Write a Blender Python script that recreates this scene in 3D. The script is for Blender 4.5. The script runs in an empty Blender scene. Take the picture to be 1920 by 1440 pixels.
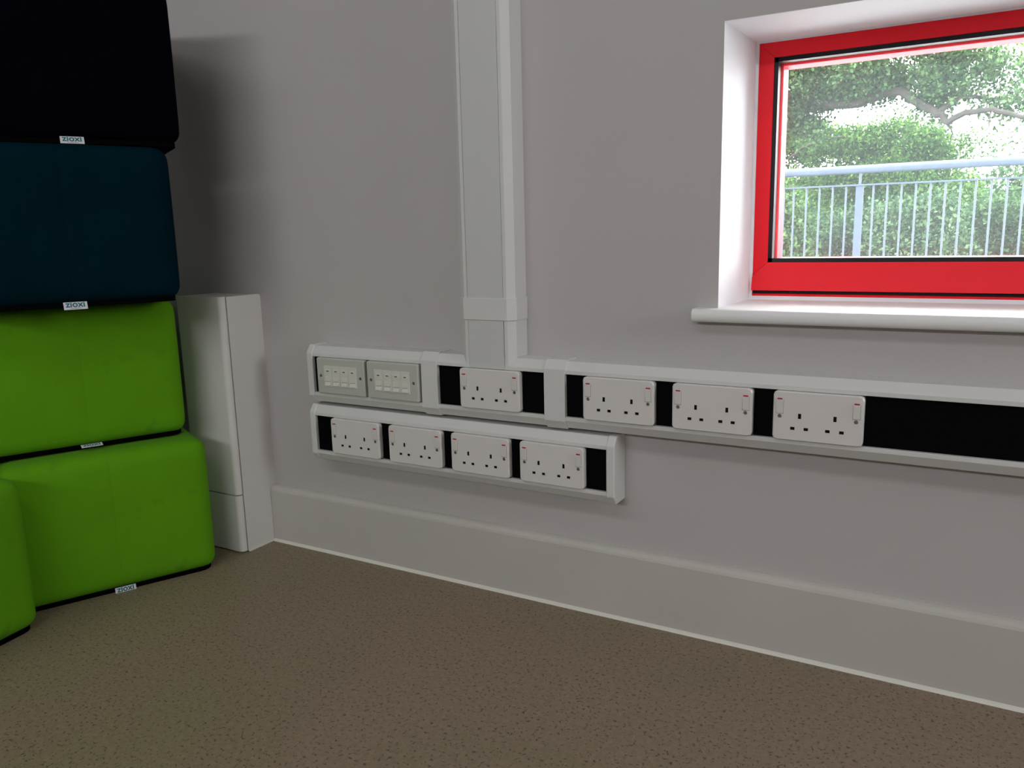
import bpy, bmesh, math, random
import numpy as np
from mathutils import Matrix, Vector

scene = bpy.context.scene
COL = scene.collection

# ------------------------------------------------------------------ camera
cam_data = bpy.data.cameras.new('camera')
cam = bpy.data.objects.new('camera', cam_data)
COL.objects.link(cam)
scene.camera = cam
cam_data.sensor_fit = 'HORIZONTAL'
cam_data.sensor_width = 36.0
cam_data.lens = 28.17
cam_data.clip_start = 0.02
cam_data.clip_end = 300


def aim(loc, yaw, pitch, roll):
    fwd = Vector((math.sin(yaw) * math.cos(pitch), math.cos(yaw) * math.cos(pitch), math.sin(pitch)))
    right = Vector((math.cos(yaw), -math.sin(yaw), 0))
    up = right.cross(fwd)
    c, s = math.cos(roll), math.sin(roll)
    r2 = right * c + up * s
    u2 = up * c - right * s
    m = Matrix((r2, u2, -fwd)).transposed().to_4x4()
    m.translation = Vector(loc)
    return m


cam.matrix_world = aim((0.9356, -1.4702, 0.7956), math.radians(-29.849), math.radians(-10.6575), math.radians(-1.406))

# ------------------------------------------------------------------ world, light, exposure
world = bpy.data.worlds.new('overcast_sky')
scene.world = world
world.use_nodes = True
bg = world.node_tree.nodes['Background']
bg.inputs['Color'].default_value = (0.955, 0.965, 1.0, 1)
bg.inputs['Strength'].default_value = 24.0

scene.view_settings.view_transform = 'Standard'
scene.view_settings.look = 'None'
scene.view_settings.gamma = 1.0
scene.view_settings.use_curve_mapping = False
scene.view_settings.exposure = 0.0
scene.cycles.max_bounces = 10
scene.cycles.diffuse_bounces = 6
scene.cycles.transparent_max_bounces = 24
scene.cycles.sample_clamp_indirect = 6.0
scene.cycles.use_denoising = True

ROOM_X0, ROOM_X1 = -1.75, 4.3
ROOM_Y0 = -5.2
ROOM_H = 2.7
# window openings of the room: the one in the photograph, two in the right wall, one behind
WIN = dict(x0=0.5335, x1=1.78, z0=0.651, z1=1.1475)
RIGHT_WINS = [(-1.15, -0.30, 1.1, 2.2)]
FRONT_WINS = [(-1.66, 3.0, 2.12, 2.52)]

LED = 4.6
LAMPS = [(-1.0, -2.3, 'long ceiling light panel above the floor in front of the cube stack'),
         (0.55, -2.3, 'long ceiling light panel above the middle of the floor'),
         (3.2, -2.3, 'long ceiling light panel on the window side of the room')]


def portal(name, loc, rot, sx, sy):
    l = bpy.data.lights.new(name, 'AREA')
    l.shape = 'RECTANGLE'
    l.size, l.size_y = sx, sy
    l.cycles.is_portal = True
    o = bpy.data.objects.new(name, l)
    COL.objects.link(o)
    o.location = loc
    o.rotation_euler = rot
    return o


for (ya, yb, za, zb) in RIGHT_WINS:
    portal('window_portal', (ROOM_X1 + 0.26, (ya + yb) / 2, (za + zb) / 2), (0, math.radians(90), 0), zb - za, yb - ya)
for (xa, xb, za, zb) in FRONT_WINS:
    portal('window_portal', ((xa + xb) / 2, ROOM_Y0 - 0.26, (za + zb) / 2), (math.radians(90), 0, 0), xb - xa, zb - za)
portal('window_portal', ((WIN['x0'] + WIN['x1']) / 2, 0.32, (WIN['z0'] + WIN['z1']) / 2), (math.radians(-90), 0, 0),
       WIN['x1'] - WIN['x0'], WIN['z1'] - WIN['z0'])

# ------------------------------------------------------------------ materials


def mat(name, color, rough=0.5, spec=0.5, metal=0.0, var=0.0, vscale=6.0, bump=0.0, bscale=300.0, coat=0.0, sheen=0.0):
    m = bpy.data.materials.new(name)
    m.use_nodes = True
    nt = m.node_tree
    b = nt.nodes['Principled BSDF']
    b.inputs['Base Color'].default_value = (*color, 1)
    b.inputs['Roughness'].default_value = rough
    b.inputs['Specular IOR Level'].default_value = spec
    b.inputs['Metallic'].default_value = metal
    b.inputs['Coat Weight'].default_value = coat
    b.inputs['Sheen Weight'].default_value = sheen
    tc = nt.nodes.new('ShaderNodeTexCoord')
    if var > 0:
        n = nt.nodes.new('ShaderNodeTexNoise')
        n.inputs['Scale'].default_value = vscale
        n.inputs['Detail'].default_value = 5
        nt.links.new(tc.outputs['Object'], n.inputs['Vector'])
        r = nt.nodes.new('ShaderNodeValToRGB')
        r.color_ramp.elements[0].position = 0.3
        r.color_ramp.elements[1].position = 0.7
        r.color_ramp.elements[0].color = (*[c * (1 - var) for c in color], 1)
        r.color_ramp.elements[1].color = (*[min(1, c * (1 + var)) for c in color], 1)
        nt.links.new(n.outputs['Fac'], r.inputs['Fac'])
        nt.links.new(r.outputs['Color'], b.inputs['Base Color'])
    if bump > 0:
        n2 = nt.nodes.new('ShaderNodeTexNoise')
        n2.inputs['Scale'].default_value = bscale
        n2.inputs['Detail'].default_value = 3
        nt.links.new(tc.outputs['Object'], n2.inputs['Vector'])
        bp = nt.nodes.new('ShaderNodeBump')
        bp.inputs['Strength'].default_value = bump
        bp.inputs['Distance'].default_value = 0.001
        nt.links.new(n2.outputs['Fac'], bp.inputs['Height'])
        nt.links.new(bp.outputs['Normal'], b.inputs['Normal'])
    return m


M = {}
M['wall'] = mat('wall_paint', (0.50, 0.472, 0.467), 0.75, 0.3, var=0.015, vscale=3, bump=0.12, bscale=220)
M['white_paint'] = mat('white_paint', (0.89, 0.90, 0.93), 0.6, 0.3, bump=0.1, bscale=160)
M['gloss_white'] = mat('sill_gloss_paint', (0.82, 0.815, 0.81), 0.5, 0.25, bump=0.05, bscale=60)
M['skirting'] = mat('skirting_paint', (0.53, 0.505, 0.47), 0.4, 0.45, var=0.03, vscale=5, bump=0.08, bscale=40)
M['sealant'] = mat('sealant', (0.72, 0.71, 0.64), 0.45)
M['ceiling'] = mat('ceiling_paint', (0.58, 0.575, 0.57), 0.8, 0.2)
M['unseen_dark_wall'] = mat('unseen_dark_wall_paint', (0.20, 0.215, 0.235), 0.75, 0.3, var=0.015, vscale=3, bump=0.12, bscale=220)  # walls out of view, colour made dark to cut the bounced light
M['pvc'] = mat('white_pvc', (0.66, 0.655, 0.645), 0.38, 0.45, bump=0.03, bscale=90)
M['pvc_lid'] = mat('white_pvc_lid', (0.585, 0.585, 0.575), 0.42, 0.45)
M['socket'] = mat('socket_white', (0.70, 0.67, 0.655), 0.3, 0.5)
M['switch'] = mat('switch_white', (0.72, 0.69, 0.67), 0.25, 0.5)
M['data_plate'] = mat('data_plate_grey', (0.50, 0.50, 0.46), 0.35, 0.5)
M['data_insert'] = mat('data_module_white', (0.66, 0.65, 0.58), 0.35, 0.5)
M['shutter'] = mat('port_shutter', (0.72, 0.71, 0.65), 0.3, 0.5)
M['icon'] = mat('icon_grey', (0.10, 0.10, 0.09), 0.5)
M['gap'] = mat('rocker_shade_grey', (0.22, 0.21, 0.20), 0.6)  # grey of the strips that paint shade at the rocker edges
M['black'] = mat('black_plastic', (0.0012, 0.0012, 0.002), 0.7, 0.06)
M['hole'] = mat('socket_shutter_dark', (0.004, 0.004, 0.004), 0.6, 0.1)
M['red_dot'] = mat('switch_red', (0.42, 0.015, 0.03), 0.35)
M['screw'] = mat('screw_metal', (0.26, 0.245, 0.22), 0.4, 0.5, metal=0.9)
M['red'] = mat('red_powder_coat', (0.84, 0.014, 0.026), 0.4, 0.15, bump=0.03, bscale=400)
M['gasket'] = mat('black_rubber', (0.008, 0.009, 0.013), 0.5, 0.3)
M['box_white'] = mat('casing_white', (0.66, 0.64, 0.615), 0.35, 0.4, bump=0.02, bscale=80)
M['galv'] = mat('galvanised_steel', (0.022, 0.032, 0.050), 0.5, 0.25, metal=0.0, var=0.12, vscale=18)
M['bark'] = mat('oak_bark', (0.020, 0.018, 0.015), 0.9, 0.2, var=0.4, vscale=9, bump=0.8, bscale=25)
M['grass'] = mat('grass', (0.010, 0.022, 0.005), 0.9, 0.2, var=0.3, vscale=2)
M['slab'] = mat('terrace_slab', (0.62, 0.62, 0.62), 0.85, 0.2, var=0.1, vscale=4)
M['outside_wall'] = mat('render_wall', (0.5, 0.48, 0.45), 0.85, 0.2, var=0.05)
M['tag'] = mat('tag_white', (0.62, 0.62, 0.66), 0.7, 0.2)
M['tag_text'] = mat('tag_print_teal', (0.015, 0.13, 0.14), 0.7, 0.2)
M['tag_small'] = mat('tag_print_grey', (0.25, 0.25, 0.28), 0.7, 0.2)


def fabric(name, color, var=0.10, dirt=0.0, spec=0.2, sheen=0.08):
    m = bpy.data.materials.new(name)
    m.use_nodes = True
    nt = m.node_tree
    b = nt.nodes['Principled BSDF']
    b.inputs['Roughness'].default_value = 0.85
    b.inputs['Specular IOR Level'].default_value = spec
    b.inputs['Sheen Weight'].default_value = sheen
    tc = nt.nodes.new('ShaderNodeTexCoord')
    n = nt.nodes.new('ShaderNodeTexNoise')
    n.inputs['Scale'].default_value = 7
    n.inputs['Detail'].default_value = 6
    nt.links.new(tc.outputs['Object'], n.inputs['Vector'])
    r = nt.nodes.new('ShaderNodeValToRGB')
    r.color_ramp.elements[0].position = 0.32
    r.color_ramp.elements[1].position = 0.66
    r.color_ramp.elements[0].color = (*[c * (1 - var) for c in color], 1)
    r.color_ramp.elements[1].color = (*[c * (1 + var) for c in color], 1)
    nt.links.new(n.outputs['Fac'], r.inputs['Fac'])
    src = r.outputs['Color']
    if dirt > 0:
        n3 = nt.nodes.new('ShaderNodeTexNoise')
        n3.inputs['Scale'].default_value = 13
        n3.inputs['Detail'].default_value = 7
        nt.links.new(tc.outputs['Object'], n3.inputs['Vector'])
        r3 = nt.nodes.new('ShaderNodeValToRGB')
        r3.color_ramp.elements[0].position = 0.62
        r3.color_ramp.elements[1].position = 0.78
        r3.color_ramp.elements[0].color = (0, 0, 0, 1)
        r3.color_ramp.elements[1].color = (dirt, dirt, dirt, 1)
        nt.links.new(n3.outputs['Fac'], r3.inputs['Fac'])
        mx = nt.nodes.new('ShaderNodeMix')
        mx.data_type = 'RGBA'
        nt.links.new(r3.outputs['Color'], mx.inputs[0])
        nt.links.new(src, mx.inputs[6])
        mx.inputs[7].default_value = (color[0] * 0.55, color[1] * 0.45, color[2] + 0.01, 1)
        src = mx.outputs[2]
    nt.links.new(src, b.inputs['Base Color'])
    v = nt.nodes.new('ShaderNodeTexVoronoi')
    v.inputs['Scale'].default_value = 900
    nt.links.new(tc.outputs['Object'], v.inputs['Vector'])
    bp = nt.nodes.new('ShaderNodeBump')
    bp.inputs['Strength'].default_value = 0.12
    bp.inputs['Distance'].default_value = 0.0006
    nt.links.new(v.outputs['Distance'], bp.inputs['Height'])
    nt.links.new(bp.outputs['Normal'], b.inputs['Normal'])
    return m


M['lime'] = fabric('lime_fabric', (0.100, 0.300, 0.005), 0.05, dirt=0.5, spec=0.1, sheen=0.02)
M['teal'] = fabric('teal_fabric', (0.0004, 0.0125, 0.0195), 0.10, spec=0.02, sheen=0.0)
M['navy'] = fabric('navy_black_fabric', (0.0012, 0.0008, 0.0036), 0.10, spec=0.02, sheen=0.0)
M['base'] = mat('pouf_base_black', (0.002, 0.002, 0.002), 0.9, 0.02)


def floor_material():
    m = bpy.data.materials.new('speckled_vinyl')
    m.use_nodes = True
    nt = m.node_tree
    b = nt.nodes['Principled BSDF']
    b.inputs['Roughness'].default_value = 0.5
    b.inputs['Specular IOR Level'].default_value = 0.35
    tc = nt.nodes.new('ShaderNodeTexCoord')

    def noise(scale, detail, rough=0.5, stretch=None):
        n = nt.nodes.new('ShaderNodeTexNoise')
        n.inputs['Scale'].default_value = scale
        n.inputs['Detail'].default_value = detail
        n.inputs['Roughness'].default_value = rough
        nt.links.new(tc.outputs['Object'], n.inputs['Vector'])
        return n

    def ramp(p0, p1, c0, c1, src):
        r = nt.nodes.new('ShaderNodeValToRGB')
        r.color_ramp.elements[0].position = p0
        r.color_ramp.elements[1].position = p1
        r.color_ramp.elements[0].color = (*c0, 1)
        r.color_ramp.elements[1].color = (*c1, 1)
        nt.links.new(src, r.inputs['Fac'])
        return r

    base = ramp(0.35, 0.65, (0.240, 0.186, 0.130), (0.280, 0.218, 0.157), noise(95, 3).outputs['Fac'])
    tint = ramp(0.35, 0.65, (0.90, 0.97, 0.84), (1.02, 0.98, 0.99), noise(1.6, 3).outputs['Fac'])
    mul = nt.nodes.new('ShaderNodeMix')
    mul.data_type = 'RGBA'
    mul.blend_type = 'MULTIPLY'
    mul.inputs[0].default_value = 1
    nt.links.new(base.outputs['Color'], mul.inputs[6])
    nt.links.new(tint.outputs['Color'], mul.inputs[7])
    # dark chips
    chips = ramp(0.585, 0.66, (0, 0, 0), (1, 1, 1), noise(165, 2, 0.55).outputs['Fac'])
    mx = nt.nodes.new('ShaderNodeMix')
    mx.data_type = 'RGBA'
    nt.links.new(chips.outputs['Color'], mx.inputs[0])
    nt.links.new(mul.outputs[2], mx.inputs[6])
    mx.inputs[7].default_value = (0.105, 0.078, 0.050, 1)
    # light chips
    lc = ramp(0.63, 0.72, (0, 0, 0), (0.6, 0.6, 0.6), noise(205, 2, 0.55).outputs['Fac'])
    mx2 = nt.nodes.new('ShaderNodeMix')
    mx2.data_type = 'RGBA'
    nt.links.new(lc.outputs['Color'], mx2.inputs[0])
    nt.links.new(mx.outputs[2], mx2.inputs[6])
    mx2.inputs[7].default_value = (0.38, 0.31, 0.235, 1)
    nt.links.new(mx2.outputs[2], b.inputs['Base Color'])
    bp = nt.nodes.new('ShaderNodeBump')
    bp.inputs['Strength'].default_value = 0.12
    bp.inputs['Distance'].default_value = 0.0008
    nt.links.new(noise(240, 2).outputs['Fac'], bp.inputs['Height'])
    nt.links.new(bp.outputs['Normal'], b.inputs['Normal'])
    return m


M['floor'] = floor_material()


def glass_material():
    m = bpy.data.materials.new('window_glass_haze')
    m.use_nodes = True
    nt = m.node_tree
    nt.nodes.clear()
    out = nt.nodes.new('ShaderNodeOutputMaterial')
    tr = nt.nodes.new('ShaderNodeBsdfTransparent')
    tr.inputs['Color'].default_value = (0.95, 0.96, 0.95, 1)
    gl = nt.nodes.new('ShaderNodeBsdfGlossy')
    gl.inputs['Roughness'].default_value = 0.02
    fr = nt.nodes.new('ShaderNodeFresnel')
    fr.inputs['IOR'].default_value = 1.45
    mx = nt.nodes.new('ShaderNodeMixShader')
    nt.links.new(fr.outputs[0], mx.inputs[0])
    nt.links.new(tr.outputs[0], mx.inputs[1])
    nt.links.new(gl.outputs[0], mx.inputs[2])
    # haze veil mixed into the pane to whiten the view outside
    tl = nt.nodes.new('ShaderNodeBsdfTranslucent')
    tl.inputs['Color'].default_value = (0.80, 0.95, 0.95, 1)
    mx2 = nt.nodes.new('ShaderNodeMixShader')
    mx2.inputs[0].default_value = 0.015
    nt.links.new(mx.outputs[0], mx2.inputs[1])
    nt.links.new(tl.outputs[0], mx2.inputs[2])
    nt.links.new(mx2.outputs[0], out.inputs['Surface'])
    return m


M['glass'] = glass_material()


def leaf_material(name, c_dark, c_mid, c_light, trans=0.45):
    m = bpy.data.materials.new(name)
    m.use_nodes = True
    nt = m.node_tree
    nt.nodes.clear()
    out = nt.nodes.new('ShaderNodeOutputMaterial')
    geo = nt.nodes.new('ShaderNodeNewGeometry')
    r = nt.nodes.new('ShaderNodeValToRGB')
    r.color_ramp.elements[0].color = (*c_dark, 1)
    r.color_ramp.elements[1].color = (*c_light, 1)
    e = r.color_ramp.elements.new(0.5)
    e.color = (*c_mid, 1)
    nt.links.new(geo.outputs['Random Per Island'], r.inputs['Fac'])
    d = nt.nodes.new('ShaderNodeBsdfDiffuse')
    t = nt.nodes.new('ShaderNodeBsdfTranslucent')
    mx = nt.nodes.new('ShaderNodeMixShader')
    mx.inputs[0].default_value = trans
    nt.links.new(r.outputs['Color'], d.inputs['Color'])
    nt.links.new(r.outputs['Color'], t.inputs['Color'])
    nt.links.new(d.outputs[0], mx.inputs[1])
    nt.links.new(t.outputs[0], mx.inputs[2])
    nt.links.new(mx.outputs[0], out.inputs['Surface'])
    return m


M['leaf_oak'] = leaf_material('oak_leaf', (0.010, 0.026, 0.011), (0.032, 0.068, 0.028), (0.085, 0.140, 0.060))
M['leaf_bright'] = leaf_material('bright_leaf', (0.012, 0.036, 0.010), (0.040, 0.094, 0.024), (0.105, 0.180, 0.045))
M['leaf_shrub'] = leaf_material('shrub_leaf', (0.010, 0.026, 0.013), (0.034, 0.068, 0.034), (0.095, 0.145, 0.075))

# ------------------------------------------------------------------ helpers


def mesh_obj(name, bm, m, parent=None, smooth=False, angle=None):
    bmesh.ops.recalc_face_normals(bm, faces=bm.faces[:])
    me = bpy.data.meshes.new(name)
    bm.to_mesh(me)
    bm.free()
    return link_mesh(name, me, m, parent, smooth)


def link_mesh(name, me, m, parent=None, smooth=False):
    if m is not None:
        me.materials.append(m)
    if smooth:
        me.polygons.foreach_set('use_smooth', [True] * len(me.polygons))
        try:
            me.set_sharp_from_angle(angle=math.radians(35))
        except Exception:
            pass
    o = bpy.data.objects.new(name, me)
    COL.objects.link(o)
    if parent is not None:
        o.parent = parent
    return o


def empty(name, loc=(0, 0, 0), rz=0.0):
    o = bpy.data.objects.new(name, None)
    o.empty_display_size = 0.05
    COL.objects.link(o)
    o.location = loc
    o.rotation_euler = (0, 0, rz)
    return o


def tag(o, label=None, cat=None, group=None, kind=None):
    if label:
        o['label'] = label
    if cat:
        o['category'] = cat
    if group:
        o['group'] = group
    if kind:
        o['kind'] = kind
    return o


def add_box(bm, x0, x1, y0, y1, z0, z1, bevel=0.0, seg=2):
    mtx = Matrix.Translation(((x0 + x1) / 2, (y0 + y1) / 2, (z0 + z1) / 2)) @ Matrix.Diagonal((x1 - x0, y1 - y0, z1 - z0, 1))
    res = bmesh.ops.create_cube(bm, size=1, matrix=mtx)
    if bevel > 0:
        es = set()
        for v in res['verts']:
            es.update(v.link_edges)
        bmesh.ops.bevel(bm, geom=list(es), offset=bevel, segments=seg, profile=0.5, affect='EDGES')
    return res


def box(name, x0, x1, y0, y1, z0, z1, m, parent=None, bevel=0.0, seg=2, smooth=False):
    bm = bmesh.new()
    add_box(bm, x0, x1, y0, y1, z0, z1, bevel, seg)
    return mesh_obj(name, bm, m, parent, smooth)


def add_prism(bm, poly, a0, a1, axis):
    """poly: list of (u, v). axis 'x': (a,u,v)=(x,y,z); axis 'z': u=x, v=y; axis 'y': u=x, v=z"""
    def pt(u, v, a):
        return {'x': (a, u, v), 'z': (u, v, a), 'y': (u, a, v)}[axis]
    A = [bm.verts.new(pt(u, v, a0)) for u, v in poly]
    B = [bm.verts.new(pt(u, v, a1)) for u, v in poly]
    n = len(poly)
    bm.faces.new(A)
    bm.faces.new(B[::-1])
    for i in range(n):
        j = (i + 1) % n
        bm.faces.new((A[i], B[i], B[j], A[j]))


def prism(name, poly, a0, a1, axis, m, parent=None, bevel=0.0, smooth=False):
    bm = bmesh.new()
    add_prism(bm, poly, a0, a1, axis)
    bmesh.ops.recalc_face_normals(bm, faces=bm.faces[:])
    if bevel > 0:
        bmesh.ops.bevel(bm, geom=bm.edges[:], offset=bevel, segments=2, profile=0.5, affect='EDGES')
    return mesh_obj(name, bm, m, parent, smooth)


def rounded_rect(cx, cz, w, h, r, n=4):
    pts = []
    for (sx, sz, a0) in ((1, 1, 0), (-1, 1, 90), (-1, -1, 180), (1, -1, 270)):
        for k in range(n + 1):
            a = math.radians(a0 + 90 * k / n)
            pts.append((cx + sx * (w / 2 - r) + r * math.cos(a), cz + sz * (h / 2 - r) + r * math.sin(a)))
    return pts


def cylinder(name, p, axis, r, depth, m, parent=None, seg=20):
    bm = bmesh.new()
    rot = {'y': Matrix.Rotation(math.radians(90), 4, 'X'), 'x': Matrix.Rotation(math.radians(90), 4, 'Y'), 'z': Matrix.Identity(4)}[axis]
    bmesh.ops.create_cone(bm, cap_ends=True, segments=seg, radius1=r, radius2=r, depth=depth, matrix=Matrix.Translation(p) @ rot)
    return mesh_obj(name, bm, m, parent, True)


def tube(bm, pts, radii, seg=8):
    rings = []
    n = len(pts)
    for i, p in enumerate(pts):
        p = Vector(p)
        d = (Vector(pts[min(i + 1, n - 1)]) - Vector(pts[max(i - 1, 0)])).normalized()
        a = d.cross(Vector((0.13, 0.2, 1))).normalized()
        b = d.cross(a).normalized()
        rings.append([bm.verts.new(p + (a * math.cos(t) + b * math.sin(t)) * radii[i])
                      for t in [2 * math.pi * k / seg for k in range(seg)]])
    for i in range(n - 1):
        for k in range(seg):
            bm.faces.new((rings[i][k], rings[i][(k + 1) % seg], rings[i + 1][(k + 1) % seg], rings[i + 1][k]))
    bm.faces.new(rings[0][::-1])
    bm.faces.new(rings[-1])


# ------------------------------------------------------------------ room shell
WT = 0.34          # wall thickness


def wall_with_holes(name, a0, a1, z0, z1, holes, plane, t0, t1, m):
    """slab along axis a (x or y) with rectangular holes; built from a welded grid of cells"""
    xs = sorted({a0, a1, *[h[0] for h in holes], *[h[1] for h in holes]})
    zs = sorted({z0, z1, *[h[2] for h in holes], *[h[3] for h in holes]})
    bm = bmesh.new()

    def inside(a, z):
        return a0 < a < a1 and z0 < z < z1 and not any(h[0] < a < h[1] and h[2] < z < h[3] for h in holes)

    def P(a, t, z):
        return bm.verts.new((a, t, z) if plane == 'x' else (t, a, z))
    for i in range(len(xs) - 1):
        for k in range(len(zs) - 1):
            ac, zc = (xs[i] + xs[i + 1]) / 2, (zs[k] + zs[k + 1]) / 2
            if not inside(ac, zc):
                continue
            A, B, Z, Y = xs[i], xs[i + 1], zs[k], zs[k + 1]
            for t in (t0, t1):
                bm.faces.new([P(A, t, Z), P(B, t, Z), P(B, t, Y), P(A, t, Y)])
            e = 1e-4
            if not inside(A - e, zc):
                bm.faces.new([P(A, t0, Z), P(A, t1, Z), P(A, t1, Y), P(A, t0, Y)])
            if not inside(B + e, zc):
                bm.faces.new([P(B, t0, Z), P(B, t1, Z), P(B, t1, Y), P(B, t0, Y)])
            if not inside(ac, Z - e):
                bm.faces.new([P(A, t0, Z), P(B, t0, Z), P(B, t1, Z), P(A, t1, Z)])
            if not inside(ac, Y + e):
                bm.faces.new([P(A, t0, Y), P(B, t0, Y), P(B, t1, Y), P(A, t1, Y)])
    bmesh.ops.remove_doubles(bm, verts=bm.verts[:], dist=1e-5)
    return tag(mesh_obj(name, bm, m), kind='structure')


tag(box('floor', ROOM_X0, ROOM_X1, ROOM_Y0, 0, -0.1, 0, M['floor']), kind='structure')
tag(box('ceiling', ROOM_X0 - WT, ROOM_X1 + WT, ROOM_Y0 - WT, WT, ROOM_H, ROOM_H + 0.2, M['ceiling']), kind='structure')
wall_with_holes('wall_back', ROOM_X0 - WT, ROOM_X1 + WT, -0.1, ROOM_H, [(WIN['x0'], WIN['x1'], WIN['z0'] - 0.024, WIN['z1'])], 'x', 0, WT, M['wall'])
wall_with_holes('wall_left', ROOM_Y0 - WT, 0, -0.1, ROOM_H, [], 'y', ROOM_X0 - WT, ROOM_X0, M['unseen_dark_wall'])
wall_with_holes('wall_right', ROOM_Y0 - WT, 0, -0.1, ROOM_H, RIGHT_WINS, 'y', ROOM_X1, ROOM_X1 + WT, M['wall'])
wall_with_holes('wall_front', ROOM_X0, ROOM_X1, -0.1, ROOM_H, FRONT_WINS, 'x', ROOM_Y0 - WT, ROOM_Y0, M['unseen_dark_wall'])

# baseboards
BX0 = -0.6445
bb_poly = [(0, 0.0), (-0.020, 0.0), (-0.020, 0.139), (-0.0185, 0.144), (-0.013, 0.150), (-0.008, 0.1525), (0, 0.1535)]
bb = tag(prism('baseboard_back', bb_poly, BX0, ROOM_X1, 'x', M['skirting'], smooth=False), kind='structure')
bead = [(-0.0202, 0.0), (-0.0262, 0.0), (-0.0245, 0.0035), (-0.0202, 0.0062)]
prism('sealant_bead', bead, BX0 + 0.001, ROOM_X1, 'x', M['sealant'], bb)
bb2 = tag(prism('baseboard_back', bb_poly, ROOM_X0 + 0.02, -0.815, 'x', M['skirting']), kind='structure')
tag(prism('baseboard_left', [(ROOM_X0 - u, v) for u, v in bb_poly], ROOM_Y0, -0.02, 'y', M['skirting']), kind='structure')
tag(prism('baseboard_right', [(ROOM_X1 + u, v) for u, v in bb_poly], ROOM_Y0, -0.02, 'y', M['skirting']), kind='structure')
tag(prism('baseboard_front', [(ROOM_Y0 - u, v) for u, v in bb_poly], ROOM_X0 + 0.02, ROOM_X1 - 0.02, 'x', M['skirting']), kind='structure')

# ------------------------------------------------------------------ window in the photograph
w1 = tag(empty('window_1', (0, 0, 0)), 'small red framed window with white reveal and sill', None, kind='structure')
FY = 0.20                                   # room-side face of the red frame
fx0, fx1, fz0, fz1 = 0.5480, 1.765, 0.6585, 1.1430
ix0, ix1, iz0, iz1 = 0.5765, 1.7365, 0.7255, 1.1150   # sight size of the sash
# plaster reveal: splayed jambs, head
prism('reveal_jamb', [(WIN['x0'], 0.0), (0.5425, FY + 0.004), (0.5425, WT - 0.005), (WIN['x0'] - 0.001, WT - 0.005)], WIN['z0'], WIN['z1'], 'z', M['white_paint'], w1)
prism('reveal_jamb', [(WIN['x1'], 0.0), (1.7705, FY + 0.004), (1.7705, WT - 0.005), (WIN['x1'] + 0.001, WT - 0.005)], WIN['z0'], WIN['z1'], 'z', M['white_paint'], w1)
box('reveal_head', WIN['x0'], WIN['x1'], 0.0005, WT - 0.005, WIN['z1'] - 0.001, WIN['z1'] + 0.0006, M['white_paint'], w1)
# sealant round the frame
SB = 0.0035
for nm, a in (('l', (0.5425, fx0, WIN['z0'], WIN['z1'])), ('r', (fx1, 1.7705, WIN['z0'], WIN['z1'])),
              ('t', (fx0, fx1, fz1, WIN['z1'] - 0.001)), ('b', (fx0, fx1, WIN['z0'], fz0))):
    box('sealant_bead', a[0], a[1], FY - SB, FY + 0.05, a[2], a[3], M['white_paint'], w1)
# outer frame strip under the sash, gap, sash members with mitres
zs0 = 0.6700
box('frame_strip', fx0, fx1, FY - 0.001, FY + 0.07, fz0, 0.6630, M['red'], w1, bevel=0.0008)
box('drain_gap', fx0, fx1, FY + 0.004, FY + 0.07, 0.6630, zs0, M['gasket'], w1)
mt = ix0 - fx0
rail = prism('bottom_rail', [(fx0, zs0), (fx1, zs0), (fx1, iz0 - mt), (ix1, iz0), (ix0, iz0), (fx0, iz0 - mt)], FY, FY + 0.02, 'y', M['red'], w1, bevel=0.0007)
for v in rail.data.vertices:            # the bead leans towards the glass
    if v.co.y < FY + 0.01:
        v.co.y -= 0.012 * (iz0 - v.co.z) / (iz0 - zs0)
prism('stile', [(fx0, iz0 - mt), (ix0, iz0), (ix0, iz1), (fx0, fz1)], FY, FY + 0.02, 'y', M['red'], w1, bevel=0.0007)
prism('stile', [(fx1, iz0 - mt), (ix1, iz0), (ix1, iz1), (fx1, fz1)], FY, FY + 0.02, 'y', M['red'], w1, bevel=0.0007)
prism('top_rail', [(fx0, fz1), (fx1, fz1), (ix1, iz1), (ix0, iz1)], FY, FY + 0.02, 'y', M['red'], w1, bevel=0.0007)
# rubber gasket, pane, outer frame seen through the glass
g = 0.0080
bm = bmesh.new()
add_box(bm, ix0, ix0 + g, FY + 0.0015, FY + 0.024, iz0, iz1)
add_box(bm, ix1 - g, ix1, FY + 0.0015, FY + 0.024, iz0, iz1)
add_box(bm, ix0, ix1, FY + 0.0015, FY + 0.024, iz1 - g, iz1)
add_box(bm, ix0, ix1, FY + 0.0015, FY + 0.024, iz0, iz0 + g)
mesh_obj('gasket', bm, M['gasket'], w1)
box('pane', ix0 + 0.001, ix1 - 0.001, FY + 0.0245, FY + 0.0265, iz0 + 0.001, iz1 - 0.001, M['glass'], w1)
ox = 0.0125
for (a0, a1, b0, b1) in ((fx0 - 0.004, ix0 + ox, fz0 - 0.006, fz1 + 0.003), (ix1 - ox, fx1 + 0.004, fz0 - 0.006, fz1 + 0.003),
                         (ix0 + ox, ix1 - ox, iz1 - ox, fz1 + 0.003), (ix0 + ox, ix1 - ox, fz0 - 0.006, iz0 + g)):
    box('outer_frame', a0, a1, FY + 0.030, FY + 0.075, b0, b1, M['red'], w1, bevel=0.001)
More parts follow.
